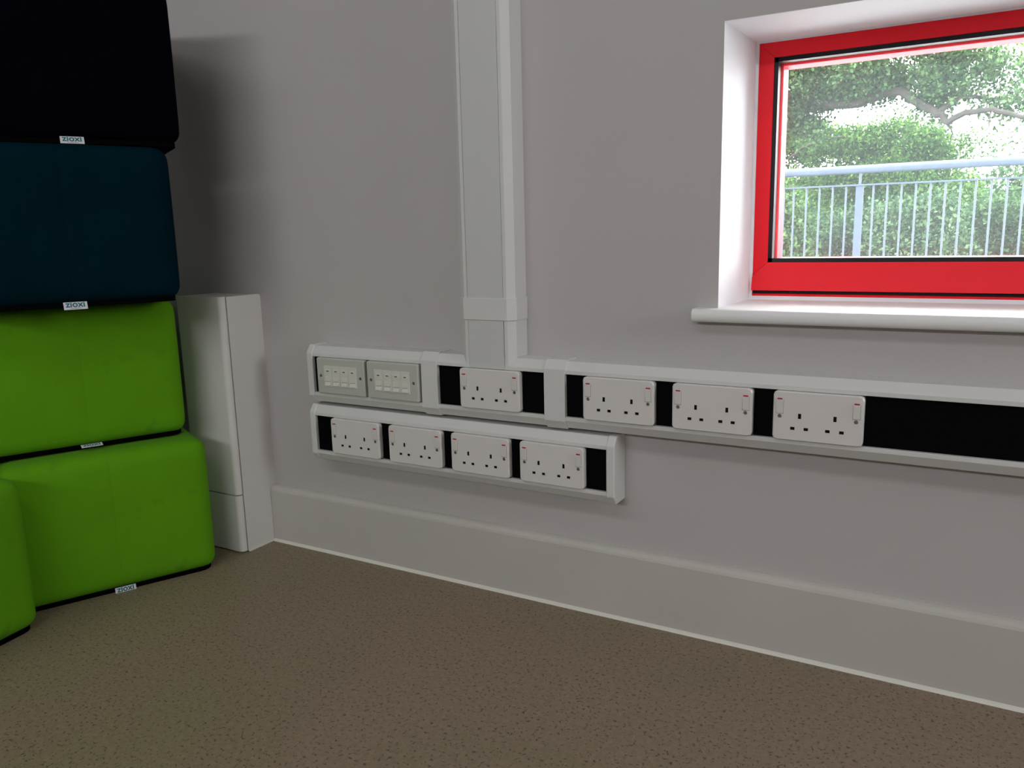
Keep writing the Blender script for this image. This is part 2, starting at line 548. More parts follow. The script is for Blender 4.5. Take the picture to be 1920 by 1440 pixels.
# sill board with bull-nosed front and a horn past the reveal
nose = []
zb, zt, yf = 0.6272, 0.6510, -0.034
rr = (zt - zb) / 2
for k in range(0, 9):
    a = math.radians(90 + 180 * k / 8)
    nose.append((yf + rr * 0.75 + rr * 0.75 * math.cos(a), (zb + zt) / 2 + rr * math.sin(a)))
bm = bmesh.new()
add_prism(bm, [(0.0, zt)] + nose + [(0.0, zb)], 0.4935, 1.82, 'x')
add_prism(bm, [(0.0, zt), (0.0, zb), (FY + 0.03, zb), (FY + 0.03, zt)], WIN['x0'] + 0.0002, WIN['x1'] - 0.0002, 'x')
bmesh.ops.remove_doubles(bm, verts=bm.verts[:], dist=1e-5)
mesh_obj('window_sill', bm, M['gloss_white'], w1, smooth=True)

# ------------------------------------------------------------------ windows of the other walls (behind the viewer)


def plain_window(name, axis, a0, a1, z0, z1, t, inward):
    w = tag(empty(name), kind='structure')
    fw = 0.055

    def bx(nm, A, B, Z, Y, m, th=0.06):
        lo, hi = sorted((t, t + th * inward))
        if axis == 'y':
            return box(nm, lo, hi, A, B, Z, Y, m, w)
        return box(nm, A, B, lo, hi, Z, Y, m, w)
    bx('frame_stile', a0, a0 + fw, z0, z1, M['red'])
    bx('frame_stile', a1 - fw, a1, z0, z1, M['red'])
    bx('frame_rail', a0 + fw, a1 - fw, z0, z0 + fw, M['red'])
    bx('frame_rail', a0 + fw, a1 - fw, z1 - fw, z1, M['red'])
    mid = (a0 + a1) / 2
    bx('mullion', mid - 0.03, mid + 0.03, z0 + fw, z1 - fw, M['red'])
    bx('pane', a0 + fw, mid - 0.03, z0 + fw, z1 - fw, M['glass'], 0.004)
    bx('pane', mid + 0.03, a1 - fw, z0 + fw, z1 - fw, M['glass'], 0.004)
    lo, hi = sorted((t, t + 0.22 * inward))


for i, (ya, yb, za, zb_) in enumerate(RIGHT_WINS):
    plain_window('window_%d' % (i + 2), 'y', ya, yb, za, zb_, ROOM_X1 + 0.22, -1)
for i, (xa, xb, za, zb_) in enumerate(FRONT_WINS):
    plain_window('window_%d' % (i + 4), 'x', xa, xb, za, zb_, ROOM_Y0 - 0.22, 1)

# ------------------------------------------------------------------ ceiling panels (above the viewer)
M['led'] = bpy.data.materials.new('led_diffuser')
M['led'].use_nodes = True
_b = M['led'].node_tree.nodes['Principled BSDF']
_b.inputs['Base Color'].default_value = (0.9, 0.9, 0.9, 1)
_b.inputs['Emission Color'].default_value = (1.0, 0.975, 0.95, 1)
_b.inputs['Emission Strength'].default_value = LED
for k, (lx, ly, lab) in enumerate(LAMPS):
    cl_ = tag(empty('ceiling_light', (lx, ly, ROOM_H)), lab, 'light', 'ceiling lights')
    box('diffuser', -0.57, 0.57, -0.27, 0.27, -0.010, -0.004, M['led'], cl_)
    for a in ((-0.60, 0.60, -0.30, -0.27), (-0.60, 0.60, 0.27, 0.30), (-0.60, -0.57, -0.27, 0.27), (0.57, 0.60, -0.27, 0.27)):
        box('frame_bar', a[0], a[1], a[2], a[3], -0.014, -0.0005, M['pvc'], cl_)

# ------------------------------------------------------------------ trunking
HW, LIP, OPEN = 0.0683, 0.0513, 0.0436     # half heights: back, lip, opening
D_R, D_F = 0.045, 0.057                    # depths: ridge, front face


def trunk_profile(c, grow=0.0, hollow=True):
    g = grow
    out = [(0, c + HW + g), (-D_R - g * 0.5, c + HW + g), (-D_F - g, c + LIP + g * 0.6)]
    if hollow:
        out += [(-D_F, c + OPEN), (-0.030, c + OPEN), (-0.030, c - OPEN), (-D_F, c - OPEN)]
    out += [(-D_F - g, c - LIP - g * 0.6), (-D_R - g * 0.5, c - HW - g), (0, c - HW - g)]
    return out


ZU = 0.5168 - 0.043      # axis of the upper trunking
ZL = 0.3713 - 0.043      # axis of the lower trunking
UX0, UX1 = -0.4255, 2.6
LX0, LX1 = -0.4295, 0.3345

ut = tag(empty('dado_trunking', (0, 0, ZU)), 'long white plastic dado trunking running under the window, with data plates and four sockets', 'trunking')


def child_local(o, root):
    o.matrix_parent_inverse = Matrix.Translation(-root.location)
    return o


def tp(*args, **kw):
    return child_local(prism(*args, **kw), kw['parent'])


tp('body', trunk_profile(ZU), UX0, UX1, 'x', M['pvc'], parent=ut, bevel=0.0006)
tp('end_cap', trunk_profile(ZU, 0.0018, False), UX0 - 0.0175, UX0, 'x', M['pvc'], parent=ut, bevel=0.0025)
COLL = [(-0.1045, -0.0620), (0.2000, 0.2465)]
for a, b in COLL:
    tp('coupler', trunk_profile(ZU, 0.0028, False), a, b, 'x', M['pvc'], parent=ut, bevel=0.001)

lt = tag(empty('dado_trunking', (0, 0, ZL)), 'short white plastic trunking with four double sockets, mounted below the long trunking', 'trunking')
tp('body', trunk_profile(ZL), LX0, LX1, 'x', M['pvc'], parent=lt, bevel=0.0006)
tp('end_cap', trunk_profile(ZL, 0.0018, False), LX0 - 0.0165, LX0, 'x', M['pvc'], parent=lt, bevel=0.0025)
tp('end_cap', trunk_profile(ZL, 0.0018, False), LX1, LX1 + 0.0180, 'x', M['pvc'], parent=lt, bevel=0.0025)

XU = [0.0, 0.2884, 0.4697, 0.6515]
XL = [-0.3748, -0.2010, -0.0290, 0.1429]
XD = [-0.4070, -0.2550]
PW, PH = 0.146, 0.086


def cover_panels(root, zc, x0, x1, blocks):
    cuts = sorted(blocks)
    a = x0
    spans = []
    for (p, q) in cuts:
        if p - a > 0.002:
            spans.append((a, p))
        a = max(a, q)
    if x1 - a > 0.002:
        spans.append((a, x1))
    for (p, q) in spans:
        child_local(box('cover_panel', p + 0.0002, q - 0.0002, -0.0495, -0.031, zc - OPEN + 0.0002, zc + OPEN - 0.0002, M['black'], root), root)


cover_panels(ut, ZU, UX0, UX1, [(x, x + PW) for x in XU + XD] + COLL)
cover_panels(lt, ZL, LX0, LX1, [(x, x + PW) for x in XL])

# riser trunking
RC = 0.0655
rt = tag(empty('riser_trunking', (RC, 0, 0.545)), 'tall white vertical trunking rising from the dado trunking up the wall', 'trunking')
# the lower end is scribed over the dado profile: every corner of the section ends on its surface


def dado_top(y):
    d = -y
    if d <= D_R:
        return ZU + HW
    return ZU + HW - (d - D_R) / (D_F - D_R) * (HW - LIP)


sec = [(RC - HW * 0.965, 0.0), (RC - HW * 0.965, -D_R), (RC - LIP, -D_F), (RC - OPEN, -D_F), (RC - OPEN, -0.040), (RC + OPEN, -0.040),
       (RC + OPEN, -D_F), (RC + LIP, -D_F), (RC + HW * 0.965, -D_R), (RC + HW * 0.965, 0.0)]
bm = bmesh.new()
A = [bm.verts.new((u, v, dado_top(v) + 0.0003)) for u, v in sec]
B = [bm.verts.new((u, v, ROOM_H)) for u, v in sec]
for i in range(len(sec)):
    j = (i + 1) % len(sec)
    bm.faces.new((A[i], B[i], B[j], A[j]))
bm.faces.new(B[::-1])
child_local(mesh_obj('body', bm, M['pvc'], rt), rt)
# lids, the lower piece running down over the dado lip to the socket plate
child_local(box('lid', RC - OPEN + 0.0009, RC + OPEN - 0.0009, -0.0576, -0.041, 0.6430, ROOM_H, M['pvc_lid'], rt, bevel=0.0005), rt)
child_local(box('lid', RC - OPEN + 0.0009, RC + OPEN - 0.0009, -0.0578, -0.0572, ZU + OPEN + 0.0005, 0.6420, M['pvc_lid'], rt), rt)
for s in (-1, 1):
    child_local(box('lip_return', min(RC + s * OPEN, RC + s * LIP), max(RC + s * OPEN, RC + s * LIP), -0.0575, -0.0571, ZU + OPEN + 0.0005, ZU + LIP + 0.001, M['pvc'], rt), rt)
gsec = [(RC - HW * 0.965 - 0.0026, -0.0002), (RC - HW * 0.965 - 0.0026, -D_R - 0.001), (RC - LIP - 0.001, -D_F - 0.0028),
        (RC + LIP + 0.001, -D_F - 0.0028), (RC + HW * 0.965 + 0.0026, -D_R - 0.001), (RC + HW * 0.965 + 0.0026, -0.0002)]
child_local(prism('coupler', gsec, 0.6198, 0.6655, 'z', M['pvc'], rt, bevel=0.0006), rt)

# ------------------------------------------------------------------ sockets


def plate_with_holes(w, h, r, holes, t, back):
    """front plate: rounded outline, rectangular holes as wells; local x 0..w, z 0..-h, face at y=-t"""
    bm = bmesh.new()
    xs = sorted({0.0, w, r, w - r, *[a for q in holes for a in q[:2]]})
    zs = sorted({0.0, -h, -r, r - h, *[a for q in holes for a in q[2:]]})

    def hole(x, z):
        return any(q[0] < x < q[1] and q[2] < z < q[3] for q in holes)

    def shape(x, z):
        cx, cz = min(max(x, r), w - r), min(max(z, r - h), -r)
        dx, dz = x - cx, z - cz
        return x, z, dx, dz, cx, cz
    V = {}

    def P(x, y, z):
        k = (round(x, 6), round(y, 6), round(z, 6))
        if k not in V:
            V[k] = bm.verts.new((x, y, z))
        return V[k]
    c = r * (1 - 1 / math.sqrt(2))
    for i in range(len(xs) - 1):
        for k in range(len(zs) - 1):
            x0, x1, z0, z1 = xs[i], xs[i + 1], zs[k], zs[k + 1]
            if hole((x0 + x1) / 2, (z0 + z1) / 2):
                continue
            corners = [(x0, z0), (x1, z0), (x1, z1), (x0, z1)]
            pts = []
            for (x, z) in corners:
                ex, ez = (x in (0.0, w)), (z in (0.0, -h))
                if ex and ez:
                    pts.append((x + (c if x == 0 else -c), z + (-c if z == 0 else c)))
                else:
                    pts.append((x, z))
            bm.faces.new([P(x, -t, z) for x, z in pts])
    # wells
    for (x0, x1, z0, z1) in holes:
        q = [(x0, z0), (x1, z0), (x1, z1), (x0, z1)]
        for a in range(4):
            p0, p1 = q[a], q[(a + 1) % 4]
            sub = sorted({*[v for v in (xs if p0[1] == p1[1] else zs)]})
            bm.faces.new([P(p0[0], -t, p0[1]), P(p1[0], -t, p1[1]), bm.verts.new((p1[0], -back, p1[1])), bm.verts.new((p0[0], -back, p0[1]))])
    # skirt of the plate: bevelled rim then side
    bnd = [e for e in bm.edges if len(e.link_faces) == 1 and
           all((v.co.x < r * 1.001 or v.co.x > w - r * 1.001 or v.co.z > -r * 1.001 or v.co.z < r * 1.001 - h) and abs(v.co.y + t) < 1e-6 for v in e.verts)
           and all(min(v.co.x, w - v.co.x, -v.co.z, v.co.z + h) < c * 1.01 for v in e.verts)]
    ext = bmesh.ops.extrude_edge_only(bm, edges=bnd)
    vs = [v for v in ext['geom'] if isinstance(v, bmesh.types.BMVert)]
    for v in vs:
        v.co.y = -t + 0.0022
    # pull the face rim in for a soft edge
    ins = 0.0016
    for v in list(bm.verts):
        if abs(v.co.y + t) < 1e-6 and min(v.co.x, w - v.co.x, -v.co.z, v.co.z + h) < c * 1.01:
            v.co.x += ins if v.co.x < r * 1.01 else (-ins if v.co.x > w - r * 1.01 else 0)
            v.co.z += -ins if v.co.z > -r * 1.01 else (ins if v.co.z < r * 1.01 - h else 0)
    ed2 = [e for e in bm.edges if len(e.link_faces) == 1 and all(abs(v.co.y + t - 0.0022) < 1e-6 for v in e.verts)]
    ext = bmesh.ops.extrude_edge_only(bm, edges=ed2)
    for v in [v for v in ext['geom'] if isinstance(v, bmesh.types.BMVert)]:
        v.co.y = 0.0
    return bm


def screw(name, x, z, y, parent, ang):
    bm = bmesh.new()
    bmesh.ops.create_cone(bm, cap_ends=True, segments=18, radius1=0.0036, radius2=0.0029, depth=0.0009,
                          matrix=Matrix.Translation((x, y, z)) @ Matrix.Rotation(math.radians(90), 4, 'X'))
    o = mesh_obj(name, bm, M['screw'], parent)
    bm = bmesh.new()
    add_box(bm, -0.0027, 0.0027, -0.0001, 0.0001, -0.0006, 0.0006)
    bmesh.ops.transform(bm, verts=bm.verts[:], matrix=Matrix.Translation((x, y - 0.0005, z)) @ Matrix.Rotation(ang, 4, 'Y'))
    mesh_obj('slot', bm, M['icon'], o)
    return o


S_T = 0.0130           # plate stands from the cover panels to just proud of the lips
S_Y = -0.0520


def make_socket():
    root = empty('double_socket', (0, 0, 0))
    holes = []
    for cx in (0.0445, 0.1015):
        holes.append((cx - 0.0026, cx + 0.0026, -0.0466, -0.0374))
        for s in (-1, 1):
            holes.append((cx + s * 0.0111 - 0.0037, cx + s * 0.0111 + 0.0037, -0.0668, -0.0614))
    bm = plate_with_holes(PW, PH, 0.0065, holes, S_T, S_T - 0.005)
    mesh_obj('plate', bm, M['socket'], root)
    for h in holes:
        box('pin_hole', h[0] - 0.0004, h[1] + 0.0004, -S_T + 0.0012, -S_T + 0.004, h[2] - 0.0004, h[3] + 0.0004, M['hole'], root)
    for x0 in (0.0055, 0.1290):
        sw = prism('switch', [(-S_T + 0.001, -0.0140), (-S_T - 0.0034, -0.0150), (-S_T - 0.0006, -0.0385), (-S_T + 0.001, -0.0390)], x0, x0 + 0.0115, 'x', M['switch'], root, bevel=0.0004)
        box('red_mark', x0 + 0.0016, x0 + 0.0099, -S_T - 0.0014, -S_T + 0.0002, -0.0142, -0.0120, M['red_dot'], sw)
        fr = bmesh.new()
        add_box(fr, x0 - 0.0005, x0 + 0.0120, -S_T - 0.0002, -S_T + 0.0004, -0.0396, -0.0390)
        add_box(fr, x0 - 0.0005, x0 - 0.0001, -S_T - 0.0002, -S_T + 0.0004, -0.0390, -0.0145)
        add_box(fr, x0 + 0.0116, x0 + 0.0120, -S_T - 0.0002, -S_T + 0.0004, -0.0390, -0.0145)
        mesh_obj('rocker_edge_shade', fr, M['gap'], sw)  # thin dark strips stand in for the shading round the rocker
    for x0, a in ((0.0115, 0.5), (0.1345, -0.9)):
        screw('screw', x0, -0.0437, -S_T - 0.0003, root, a)
    return root


def copy_tree(o, parent=None):
    c = o.copy()
    COL.objects.link(c)
    c.parent = parent
    for ch in list(o.children):
        copy_tree(ch, c)
    return c


def place_copy(proto, first, loc):
    o = proto if first else copy_tree(proto)
    o.location = loc
    return o


sock = make_socket()
spec = []
UL = ['white double socket directly under the vertical trunking',
      'white double socket in long trunking, next to the coupler right of the vertical trunking',
      'white double socket in long trunking, middle of the three under the window side',
      'white double socket in long trunking beside the long bare black panel']
LL = ['white double socket nearest the left end cap of the short lower trunking',
      'white double socket second from the left end cap of the short lower trunking',
      'white double socket third from the left end cap of the short lower trunking',
      'white double socket by the right end cap of the short lower trunking']
for i, x in enumerate(XU):
    spec.append(((x, S_Y, 0.5168), UL[i], 'sockets in the long trunking'))
for i, x in enumerate(XL):
    spec.append(((x, S_Y, 0.3713), LL[i], 'sockets in the short trunking'))
for i, (loc, lab, grp) in enumerate(spec):
    if i < len(spec) - 1:
        o = copy_tree(sock)
    else:
        o = sock
    o.location = loc
    tag(o, lab, 'socket', grp)

# ------------------------------------------------------------------ data plates


def make_data_plate():
    root = empty('data_outlet', (0, 0, 0))
    bm = bmesh.new()
    poly = rounded_rect(PW / 2, -PH / 2, PW - 0.001, PH, 0.004, 3)
    add_prism(bm, poly, 0.0, -0.0125, 'y')
    bmesh.ops.recalc_face_normals(bm, faces=bm.faces[:])
    front = [e for e in bm.edges if all(abs(v.co.y + 0.0125) < 1e-6 for v in e.verts)]
    bmesh.ops.bevel(bm, geom=front, offset=0.0030, segments=2, profile=0.5, affect='EDGES')
    mesh_obj('plate', bm, M['data_plate'], root)
    x0, z0 = 0.0230, -0.0180
    yf = -0.0125
    for k in range(4):
        a = x0 + k * 0.025
        md = box('port_module', a + 0.0002, a + 0.0248, yf - 0.0012, yf + 0.002, z0 - 0.050, z0, M['data_insert'], root, bevel=0.0004)
        box('label_window', a + 0.0055, a + 0.0195, yf - 0.0017, yf - 0.0010, z0 - 0.0165, z0 - 0.0085, M['shutter'], md, bevel=0.0002)
        box('icon', a + 0.0090, a + 0.0162, yf - 0.0020, yf - 0.0016, z0 - 0.0141, z0 - 0.0117, M['icon'], md)
        # sloping shuttered port
        prism('shutter', [(yf - 0.0010, z0 - 0.0255), (yf - 0.0020, z0 - 0.0265), (yf - 0.0034, z0 - 0.0365), (yf - 0.0010, z0 - 0.0370)], a + 0.0050, a + 0.0200, 'x', M['data_insert'], md)
        prism('shutter_lip', [(yf - 0.0010, z0 - 0.0385), (yf - 0.0020, z0 - 0.0388), (yf - 0.0048, z0 - 0.0465), (yf - 0.0010, z0 - 0.0470)], a + 0.0050, a + 0.0200, 'x', M['shutter'], md)
        box('groove', a + 0.0050, a + 0.0200, yf - 0.0014, yf - 0.0010, z0 - 0.0386, z0 - 0.0369, M['data_plate'], md)
    for sx, an in ((0.0127, 0.8), (0.1333, 0.2)):
        screw('screw', sx, -0.043, yf - 0.0004, root, an)
    return root


dp = make_data_plate()
dp2 = copy_tree(dp)
dp.location = (XD[0], S_Y - 0.0005, 0.5168)
dp2.location = (XD[1], S_Y - 0.0005, 0.5168)
tag(dp, 'grey four-port data outlet plate next to the end cap of the long trunking', 'data outlet', 'data outlets')
tag(dp2, 'grey four-port data outlet plate next to the coupler left of the vertical trunking', 'data outlet', 'data outlets')

# ------------------------------------------------------------------ white pipe casing in the corner
pc = tag(empty('pipe_casing', (-0.72, 0, 0)), 'waist-low white boxed pipe casing standing against the wall behind the cubes', 'casing')
CX0, CX1 = -0.805, -0.6455
CZ = 0.660


def cl(o):
    return child_local(o, pc)


side = [(0.0, 0.002), (-0.1090, 0.002), (-0.1090, CZ - 0.001), (-0.0045, CZ - 0.001), (-0.0008, CZ - 0.004), (0.0, CZ - 0.008)]
cl(prism('side_panel', side, CX1 - 0.012, CX1, 'x', M['box_white'], pc))
cl(prism('side_panel', side, CX0, CX0 + 0.012, 'x', M['box_white'], pc))
cl(box('back_panel', CX0 + 0.012, CX1 - 0.012, -0.012, -0.001, 0.002, CZ - 0.002, M['box_white'], pc))
cl(box('top_panel', CX0 + 0.012, CX1 - 0.0125, -0.1105, -0.0125, CZ - 0.014, CZ - 0.001, M['box_white'], pc))
# front panels with a rolled right edge
R = 0.0125
fp = [(CX0, -0.112), (CX0, -0.1275)]
fp += [(CX1 - 0.0005 - R + R * math.sin(math.radians(a)), -0.1275 + R - R * math.cos(math.radians(a))) for a in range(0, 91, 15)]
fp += [(CX1 - 0.0005, -0.112)]
cl(prism('front_panel', fp, 0.1565, CZ, 'z', M['box_white'], pc, smooth=True))
cl(prism('lower_front_panel', fp, 0.004, 0.1535, 'z', M['box_white'], pc, smooth=True))
cl(box('sealant_bead', CX1, CX1 + 0.003, -0.108, -0.021, 0, 0.003, M['sealant'], pc))

# ------------------------------------------------------------------ foam cubes
PWD, PDP, PHT = 0.428, 0.405, 0.3331


def rounded_box_mesh(w, d, h, r, n=18, bulge=0.0, seam=0.0, zoff=0.0):
    # grid coordinates crowd near the edges
    u = np.linspace(-1, 1, n)
    u = np.sign(u) * (1 - (1 - np.abs(u)) ** 1.6)
    u = np.sort(np.concatenate([u, [-0.028, -0.010, 0.010, 0.028]]))     # fine columns for the seam
    n = len(u)
    bm = bmesh.new()
    half = Vector((w / 2, d / 2, h / 2))
    for ax in range(3):
        for sg in (-1, 1):
            grid = []
            for a in u:
                row = []
                for b in u:
                    c = [0, 0, 0]
                    c[ax] = sg
                    c[(ax + 1) % 3] = a
                    c[(ax + 2) % 3] = b
                    p = Vector((c[0] * half.x, c[1] * half.y, c[2] * half.z))
                    q = Vector([max(-half[i] + r, min(half[i] - r, p[i])) for i in range(3)])
                    dlt = p - q
                    f = q + dlt.normalized() * r if dlt.length > 1e-9 else p
                    # soft bulge of every face
                    nrm = Vector([0, 0, 0])
                    nrm[ax] = sg
                    k = (1 - a * a) * (1 - b * b)
                    f = f + nrm * bulge * k
                    if seam and ax == 1:
                        xx = f.x
                        f.y -= sg * seam * math.exp(-(xx / 0.0028) ** 2)
                    row.append(bm.verts.new(f + Vector((0, 0, h / 2 + zoff))))
                grid.append(row)
            for i in range(n - 1):
                for j in range(n - 1):
                    bm.faces.new((grid[i][j], grid[i + 1][j], grid[i + 1][j + 1], grid[i][j + 1]))
    bmesh.ops.remove_doubles(bm, verts=bm.verts[:], dist=1e-5)
    return bm


def text_mesh(body, size):
    cu = bpy.data.curves.new('lettering', 'FONT')
    cu.body = body
    cu.size = size
    cu.align_x = 'CENTER'
    cu.extrude = 0.00008
    cu.offset = size * 0.022
    cu.resolution_u = 4
    ob = bpy.data.objects.new('lettering', cu)
    COL.objects.link(ob)
    dg = bpy.context.evaluated_depsgraph_get()
    me = bpy.data.meshes.new_from_object(ob.evaluated_get(dg))
    bpy.data.objects.remove(ob)
    bpy.data.curves.remove(cu)
    return me


T_BIG = text_mesh('zioxi', 0.0190)
T_SMALL = text_mesh('www.zioxi.com', 0.0032)


def make_pouf(loc, ang, m, label, tag_tilt=None, tag_x=0.0, tag_drop=0.0):
    """front face centre of the base at loc, ang: direction of the face from its left to its right end"""
    root = empty('foam_cube', loc, ang)
    # local frame: x along the face, y into the cube (behind the face)
    bm = rounded_box_mesh(PWD, PDP, PHT - 0.0088, 0.030, 21, 0.003, 0.0014, 0.0050)
    bmesh.ops.translate(bm, verts=bm.verts[:], vec=(0, PDP / 2, 0))
    cu = mesh_obj('cushion', bm, m, root, smooth=True)
    cu.data.set_sharp_from_angle(angle=math.radians(80))
    bm = bmesh.new()
    add_prism(bm, rounded_rect(0, PDP / 2, PWD - 0.020, PDP - 0.020, 0.03, 5), 0.0, 0.010, 'z')
    mesh_obj('base', bm, M['base'], root)
    if tag_tilt is not None:
        tw, th = 0.044, 0.0165
        tg = box('brand_tag', -tw / 2, tw / 2, -0.0003, 0.0003, -th, 0, M['tag'], root)
        tg.location = (tag_x, 0.004, 0.0110 - tag_drop)
        tg.rotation_euler = (tag_tilt, 0, 0)
        a = link_mesh('lettering', T_BIG.copy(), M['tag_text'], tg)
        a.location = (0, -0.00035, -0.0110)
        a.rotation_euler = (math.radians(90), 0, 0)
        b = link_mesh('small_print', T_SMALL.copy(), M['tag_small'], tg)
        b.location = (0, -0.00035, -0.0145)
        b.rotation_euler = (math.radians(90), 0, 0)
    tag(root, label, 'pouf', 'stacked foam cubes')
    return root


make_pouf((-0.7205, -0.4120, 0.0), math.radians(64.5), M['lime'], 'lime green foam cube at the bottom of the stack, on the floor', tag_tilt=math.radians(-12), tag_x=0.003, tag_drop=-0.001)
make_pouf((-0.790, -0.4045, PHT), math.radians(65.3), M['lime'], 'lime green foam cube second from the floor, carrying the teal cube', tag_tilt=math.radians(-78))
make_pouf((-0.673, -0.4738, 2 * PHT), math.radians(64.1), M['teal'], 'dark teal foam cube between the lime and black cubes', tag_tilt=math.radians(-25))
make_pouf((-0.6885, -0.4279, 3 * PHT), math.radians(61.2), M['navy'], 'near-black navy foam cube on top of the stack', tag_tilt=math.radians(-28), tag_drop=-0.002)
a0 = math.radians(99)
rc = Vector((-0.724, -0.598))
t0 = Vector((math.cos(a0), math.sin(a0)))
cc = rc - t0 * PWD / 2
make_pouf((cc.x, cc.y, 0.0), a0, M['lime'], 'lime green foam cube standing alone on the floor beside the stack')

# ------------------------------------------------------------------ outside: terrace, railing, ground
tag(box('terrace', -9, 12, WT + 0.002, 4.75, -0.35, -0.05, M['slab']), 'grey concrete terrace slab outside the window', 'terrace', kind='structure')
tag(box('ground', -60, 60, WT + 0.01, 90, -3.4, -3.2, M['grass']), 'grassy ground below the terrace', 'ground', kind='structure')
RY = 4.5
rl = tag(empty('railing', (0.25, RY, -0.05)), 'grey galvanised steel railing with thin balusters outside the window', 'railing')


def rlc(o):
    return child_local(o, rl)


RXA, RXB = -0.29, 7.0
bm = bmesh.new()
tube(bm, [(RXA - 2.5, RY, 1.163), (RXB, RY, 1.150)], [0.027, 0.027], 14)
rlc(mesh_obj('top_rail', bm, M['galv'], rl, True))
rlc(box('lower_rail', RXA - 2.5, RXB, RY - 0.018, RY + 0.018, 1.052, 1.062, M['galv'], rl))
rlc(box('bottom_rail', RXA - 2.5, RXB, RY - 0.018, RY + 0.018, 0.05, 0.062, M['galv'], rl))
posts = [0.241, -0.268, 2.1, 3.9, 5.7, -2.1]
for i, x in enumerate(posts):
    wdt = 0.048 if i == 0 else 0.044
    rlc(box('post', x - wdt / 2, x + wdt / 2, RY - 0.008, RY + 0.008, -0.05, 1.055, M['galv'], rl))
    cy = cylinder('post_pin', (x, RY, 1.10), 'z', 0.008, 0.09, M['galv'], rl, 8)
    rlc(cy)
bars = []
x = 0.241
for k in range(1, 60):
    bars.append(0.241 + 0.0849 * k)
for k in range(1, 6):
    bars.append(0.241 - 0.0849 * k)
for k in range(1, 26):
    bars.append(-0.268 - 0.0849 * k)
bm = bmesh.new()
bmesh.ops.create_cone(bm, cap_ends=True, segments=8, radius1=0.0062, radius2=0.0062, depth=0.99, matrix=Matrix.Translation((0, 0, 0.557)))
bme = bpy.data.meshes.new('baluster')
bm.to_mesh(bme)
bm.free()
bme.materials.append(M['galv'])
for x in bars:
    if any(abs(x - p) < 0.03 for p in posts) or x > RXB or x < RXA - 2.5:
        continue
    o = bpy.data.objects.new('baluster', bme)
    COL.objects.link(o)
    o.parent = rl
    o.location = (x - 0.25, 0, 0.05)

# ------------------------------------------------------------------ outside: trees
rng = np.random.default_rng(7)


def leaves_mesh(name, clumps, size, m, parent):
    """clumps: (centre, radii, count). every leaf is a folded blade of two quads"""
    P = []
    for (c, rad, n) in clumps:
        c, rad = np.array(c), np.array(rad)
        # sprigs: leaves gather on twig tips near the clump surface
        ns = max(3, n // 14)
        d = rng.normal(size=(ns, 3))
        d /= np.linalg.norm(d, axis=1)[:, None]
        rr_ = rng.uniform(0.35, 1.0, size=(ns, 1)) ** 0.6
        tips = c + d * rr_ * rad
        pick = rng.integers(0, ns, n)
        P.append(tips[pick] + rng.normal(size=(n, 3)) * size * 1.5)
    P = np.concatenate(P)
    n = len(P)
    L = size * rng.uniform(0.7, 1.35, n)[:, None]
    ax = rng.normal(size=(n, 3)) + np.array([0, 0, -0.25])
    ax /= np.linalg.norm(ax, axis=1)[:, None]
    up = rng.normal(size=(n, 3)) * 0.8 + np.array([0, -0.35, 0.9])
    sd = np.cross(ax, up)
    sd /= np.linalg.norm(sd, axis=1)[:, None] + 1e-9
    nn = np.cross(sd, ax)
    wd = L * 0.34
    v = np.stack([P, P + ax * L * 0.5 + sd * wd + nn * L * 0.10, P + ax * L, P + ax * L * 0.5 - sd * wd + nn * L * 0.10, P + ax * L * 0.5], 1)
    # two folded halves sharing the midrib
    verts = v.reshape(-1, 3)
    base = np.arange(n)[:, None] * 5
    tris = np.concatenate([base + np.array([[0, 1, 4]]), base + np.array([[4, 1, 2]]), base + np.array([[0, 4, 3]]), base + np.array([[4, 2, 3]])], 1).reshape(-1, 3)
    me = bpy.data.meshes.new(name)
    me.vertices.add(len(verts))
    me.vertices.foreach_set('co', verts.astype(np.float32).ravel())
    me.loops.add(tris.size)
    me.loops.foreach_set('vertex_index', tris.astype(np.int32).ravel())
    me.polygons.add(len(tris))
    me.polygons.foreach_set('loop_start', np.arange(0, tris.size, 3, dtype=np.int32))
    me.polygons.foreach_set('loop_total', np.full(len(tris), 3, dtype=np.int32))
    me.update()
    me.validate()
    o = link_mesh(name, me, m, parent)
    o.matrix_parent_inverse = Matrix.Translation(-parent.location)
    tag(o, kind='stuff')
    return o


def wobble(pts, amp, seed):
    r = np.random.default_rng(seed)
    out = []
    for i in range(len(pts) - 1):
        a, b = np.array(pts[i]), np.array(pts[i + 1])
        for k in range(3):
            t = k / 3
            out.append(tuple(a + (b - a) * t + (r.normal(size=3) * amp if (k or i) else 0)))
    out.append(tuple(pts[-1]))
    return out


def limb(name, pts, r0, r1, parent, m, amp=0.012, seed=1):
    pts = wobble(pts, amp, seed)
    n = len(pts)
    bm = bmesh.new()
    tube(bm, pts, [r0 + (r1 - r0) * i / (n - 1) for i in range(n)], 8)
    o = mesh_obj(name, bm, m, parent, True)
    o.matrix_parent_inverse = Matrix.Translation(-parent.location)
    return o


def tree(name, loc, label, cat='tree', group=None):
    return tag(empty(name, loc), label, cat, group)


def along(pts, n, jit):
    """clump centres scattered along a polyline"""
    pts = [np.array(p) for p in pts]
    out = []
    for k in range(n):
        i = rng.integers(0, len(pts) - 1)
        t = rng.uniform()
        out.append(pts[i] * (1 - t) + pts[i + 1] * t + rng.normal(size=3) * np.array(jit))
    return out


